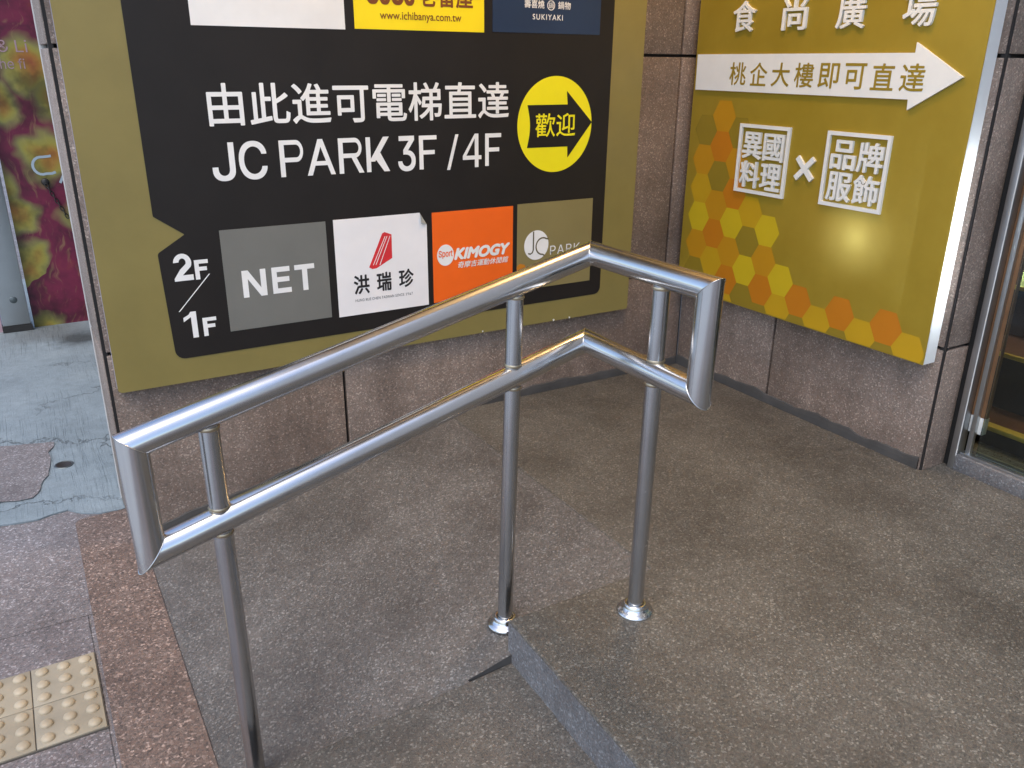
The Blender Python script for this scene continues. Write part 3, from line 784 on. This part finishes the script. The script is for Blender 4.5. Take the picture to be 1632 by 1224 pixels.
mb = MB(); seg(mb, 3, 4); seg(mb, 4, 5); [seam(mb, i) for i in (3, 4, 5)]; mb.build('lower_rail', [M['steel'], M['steel']], hr)
mb = MB(); seg(mb, 2, 3); mb.build('end_tube', M['steel'], hr, 'upright end tube over the landing')
mb = MB(); seg(mb, 5, 0); mb.build('end_tube', M['steel'], hr, 'upright end tube at the foot of the ramp')
def post(base, topp, low, flange, label):
    d = (topp-base).normalized(); u = d.orthogonal().normalized(); v = d.cross(u); L = (topp-base).length
    m_ = MB()
    m_.tube([[base+d*h+(u*math.cos(2*math.pi*k/28)+v*math.sin(2*math.pi*k/28))*PR for k in range(28)] for h in (0, L*.3, L*.7, L)])
    o = m_.build('post', M['steel_post'], hr, label)
    # small weld fillets where the post passes the lower rail and meets the top rail
    for h, sg in ((low+RR*1.02, 1), (low-RR*1.02, -1), (L-RR*1.02, -1)):
        m_ = MB(); m_.lathe(base+d*h, [(PR+.0002, .0035*sg), (PR+.0022, .0), (PR+.0004, -.0035*sg)], d, 28)
        m_.build('weld_ring', M['weld'], o)
    if flange:
        m_ = MB()
        m_.lathe(base, [(.0455, .0), (.0458, .003), (.0435, .006), (.037, .0095), (.0315, .013), (.0292, .0175), (.0285, .0225), (.0262, .0255), (PR+.0006, .0265), (PR+.0004, .01)], (0, 0, 1), 44)
        m_.build('base_flange', M['steel'], o)
    return o
def on(a, b_, f): return a.lerp(b_, f)
f1 = (-2.2385-S.x)/(B.x-S.x); T1 = on(S, B, f1); b1 = Vector((-2.2340, -1.2006, -.235))
f2 = (-1.5485-S.x)/(B.x-S.x); T2 = on(S, B, f2); b2 = Vector((-1.5712, -1.1505, zr(-1.5712)))
f3 = .638; T3 = on(B, E, f3); b3 = Vector((-1.3202, -1.3620, 0))
l1 = on(Sl, Bl, f1); l2 = on(Sl, Bl, f2); l3 = on(Bl, El, .63)
post(b1, T1, (l1-b1).length, False, 'post at the foot of the ramp, without a visible flange')
post(b2, T2, (l2-b2).length, True, 'leaning middle post behind the corner of the landing')
post(b3, T3, (l3-b3).length, True, 'post standing on the landing')

# ------------------------------------------------------------------ glass door and what stands behind it
dr = thing('glass_door', (.14, -1.6, 0), 'glass door in a grey aluminium frame beside the granite wall', 'door')
mb = MB(); mb.box(.1245, .24, -1.2612, -1.212, 0, 3.05); mb.build('black_seal', M['black'], dr)
mb = MB(); mb.box(.108, .150, -1.2855, -1.2622, .0, 3.05, 0, .0012); mb.box(.108, .150, -3.3, -1.2857, 2.42, 2.52); mb.build('door_frame', M['alu'], dr)
mb = MB(); mb.box(.1065, .1078, -1.2865, -1.2835, .05, 3.05); mb.build('edge_trim', M['bead'], dr)
mb = MB(); mb.box(.124, .142, -1.3185, -1.3035, .062, 2.42, 0, .001); mb.build('door_stile', M['galv'], dr)
mb = MB(); mb.box(.131, .137, -3.2, -1.3367, .066, 2.42); mb.build('glass_pane', M['glass'], dr)
mb = MB(); mb.box(.105, .24, -3.3, -1.2857, -.01, .055, 0, .002); mb.build('threshold', M['granite_riser'], dr)
mb = MB(); mb.box(.118, .152, -3.3, -1.290, .0552, .064, 0, .001); mb.box(.175, .185, -3.3, -1.290, .0552, .060); mb.build('sill_track', M['galv'], dr)
mb = MB(); mb.box(.1435, .160, -1.3365, -1.2857, .195, 2.42, 0, .001); mb.build('timber_jamb', M['wood'], dr)
mb = MB(); mb.box(.1435, .17, -1.334, -1.2857, .135, .194, 0, .002); mb.build('pivot_block', M['raised_white'], dr)

stc = thing('staircase', (.5, -1.3, 0), 'brown steps with yellow edges behind the door glass', 'stairs')
for k, (x0, x1, z0, z1) in enumerate(((.40, .80, .0, .068), (.60, 1.2, .0685, .278), (.86, 1.6, .2785, .47))):
    mb = MB(); mb.box(x0, x1, -2.6, -.25, z0+.0005, z1); st = mb.build('step', [M['dark_int'], M['tread']], stc)
    for p in st.data.polygons:
        if p.normal.z > .9: p.material_index = 1
    mb = MB(); mb.box(x0-.006, x0+.035 if k == 0 else x0+.008, -2.6, -.25, z1-.012, z1+.004, 0, .001); mb.build('nosing', M['yellow_strip'], st)
iw = MB(); iw.box(2.0, 2.06, -3.6, .2, 0, 3.05); iw.box(.165, 2.0, -.16, -.10, 0.0, 3.05); iw.box(.25, 2.0, -3.6, -3.5, 0, 3.05)
tag(iw.build('inner_wall', M['green_int']), 'green-grey inside wall seen dimly through the door glass', 'wall')
tl = thing('tube_light', (1.2, -.775, .471), 'short glowing yellow-green tube light behind the door glass, at the right edge', 'lamp')
mb = MB(); mb.lathe((1.2, -.775, .484), [(.0004, 0), (.011, .0), (.011, .10), (.0004, .10)]); mb.build('tube', M['glow_green'], tl)
mb = MB(); mb.lathe((1.2, -.775, .471), [(.0004, 0), (.03, .0), (.03, .008), (.012, .0125), (.0004, .0128)]); mb.build('socket', M['iron'], tl)
# ------------------------------------------------------------------ far left: floral hoarding, metal post, chain
fp = thing('floral_panel', (-1.9, 2.85, ZP), 'tall magenta and yellow floral print panel at the far end of the concrete path', 'panel')
mb = MB(); mb.box(-2.497, -.9, 2.85, 2.90, ZP+.004, 3.2); mb.build('printed_board', M['floral'], fp)
mb = MB(); text_into(mb, 'B', .0015, '& Li', -2.40, 1.30, -2.262, 1.362, latin=True); text_into(mb, 'B', .0015, 'the fi', -2.43, 1.215, -2.287, 1.268, latin=True)
mb.build('lettering', M['pink_print'], fp)
mb = MB(); stroke(mb, 'B', [(-2.245, .752), (-2.285, .748)]+[(-2.300+.045*math.cos(R(a)), .700+.048*math.sin(R(a))) for a in range(90, 300, 20)]+[(-2.255, .655), (-2.235, .662)], .014, .0012)
stroke(mb, 'B', [(-2.222, .60), (-2.20, .64), (-2.17, .67)], .014, .0012)
mb.build('curl_print', M['pale_print'], fp)
ch = thing('chain', (-2.298, 2.84, .61), 'short dark chain hanging from a hook on the floral panel', 'chain')
mb = MB(); mb.lathe((-2.298, 2.85, .61), [(0, .018), (.012, .018), (.019, .013), (.021, .0)], (0, -1, 0), 20); mb.build('hook_plate', M['iron'], ch)
mb = MB()
for k in range(9):
    f = (k+.5)/9; c = Vector((-2.298, 2.832, .60)).lerp(Vector((-2.215, 2.838, .40)), f); d = Vector((.083, 0, -.2)).normalized()
    u = d; v = Vector((0, 1, 0)) if k % 2 else d.cross(Vector((0, 1, 0)))
    rings = []
    for a in range(15):
        t = 2*math.pi*a/14; o_ = u*math.cos(t)*.0155+v*math.sin(t)*.008; nn = (u*math.cos(t)+v*math.sin(t)).normalized(); b_ = u.cross(v).normalized()
        rings.append([c+o_+(nn*math.cos(q)+b_*math.sin(q))*.0028 for q in (0, 1.05, 2.1, 3.14, 4.19, 5.24)])
    mb.tube(rings)
mb.build('links', M['iron'], ch)
mp_ = thing('metal_post', (-2.6, 2.86, ZP), 'grey sheet metal post at the left edge, in front of the floral panel', 'post')
mb = MB(); mb.box(-2.655, -2.512, 2.80, 2.846, ZP+.045, 3.2, 0, .004); mb.build('body', M['galv'], mp_)
mb = MB(); mb.lathe((-2.575, 2.80, -.04), [(0, .002), (.017, .002), (.02, 0)], (0, -1, 0), 20); mb.build('bolt_head', M['drain'], mp_)
mb = MB(); mb.box(-2.66, -2.505, 2.795, 2.848, ZP+.008, ZP+.0445); mb.build('foot', M['iron'], mp_)
mb = MB(); mb.box(-3.2, -2.661, 2.83, 2.90, ZP+.007, 3.2); tag(mb.build('pink_board', M['pink_print']), 'pale pink board at the left edge behind the metal post', 'board')

# ------------------------------------------------------------------ tactile tiles and the drain cap
def tactile(x0, x1, y0, y1, label):
    t = thing('tactile_tile', ((x0+x1)/2, (y0+y1)/2, ZP), label, 'tile', 'yellow tactile paving tiles')
    g = .0012
    m_ = MB(); m_.box(x0+g, x1-g, y0+g, y1-g, ZP+.0005, ZP+.008, 0, .0012); m_.build('slab', M['tactile'], t)
    for i in range(3):
        for j in range(3):
            cx = x0+(x1-x0)*(i+.5)/3; cy = y0+(y1-y0)*(j+.5)/3
            m_ = MB(); m_.lathe((cx, cy, ZP+.0078), [(.0158, 0), (.0154, .0028), (.0135, .0058), (.0095, .0081), (.005, .0092), (.0003, .0096)], n=24); m_.build('stud', M['stud'], t)
xa, xb, xc = -2.8095, -2.6535, -2.5015; ya, yb, yc = -.846, -.690, -.533
tactile(xb, xc, yb, yc, 'yellow tactile tile touching the dark granite edging, farther from the camera')
tactile(xb, xc, ya, yb, 'yellow tactile tile touching the dark granite edging, nearer the camera')
tactile(xa, xb, yb, yc, 'yellow tactile tile cut by the left edge, farther from the camera')
tactile(xa, xb, ya, yb, 'yellow tactile tile cut by the left edge, nearer the camera')
mb = MB(); mb.box(xa, xc+.0013, ya-.0013, yc+.0013, ZP+.0003, ZP+.0045); tag(mb.build('tile_bed', M['tile_edge']), kind='structure')
dc = thing('drain_cap', (-2.486, .75, ZP), 'small round dark drain cap set in the rough concrete', 'drain cap')
mb = MB(); mb.lathe((-2.486, .75, ZP+.0085), [(.0, .0), (.024, .0), (.026, .001), (.028, .0002)], n=28); mb.build('lid', M['iron'], dc)
mb = MB(); mb.lathe((-2.486, .75, ZP+.005), [(.028, .0035), (.029, .0048), (.034, .004), (.036, .001)], n=28); mb.build('rim', M['drain'], dc)

# ------------------------------------------------------------------ entrance canopy overhead with its downlight
cn = thing('canopy', (-.5, -2, 3.06), 'pale soffit roofing the entrance, out of the picture above', 'canopy')
mb = MB(); mb.box(-2.05, 2.2, -1.70, .3, 3.06, 3.3); mb.build('soffit', M['soffit'], cn)
fb = MB(); fb.box(.12, 8, -14, -1.78, 3.07, 9); fb.box(.12, 8, -14, -3.32, 0, 3.069); fb.box(-2.05, 8, -1.69, 6, 3.31, 9)
tag(fb.build('building', M['plaster']), 'upper storeys of the building over the entrance, out of the picture', 'building')
def globe(x, y, z, mat, label):
    g_ = thing('globe_lamp', (x, y, z), label, 'lamp')
    m_ = MB(); m_.lathe((x, y, z), [(.0005, -.12)]+[(.12*math.cos(R(a)), .12*math.sin(R(a))) for a in range(-80, 81, 10)]+[(.0005, .12)]); m_.build('globe', mat, g_)
    m_ = MB(); m_.lathe((x, y, z+.115), [(.012, .0), (.012, 3.059-z-.13), (.05, 3.059-z-.125), (.05, 3.059-z-.115)], n=20); m_.build('stem', M['iron'], g_)
globe(-.62, -.75, 2.72, M['glow_warm'], 'warm opal globe lamp hanging under the canopy, out of the picture')
globe(1.1, -1.35, 2.6, M['glow_shop'], 'opal globe lamp hanging inside behind the glass door, out of the picture')
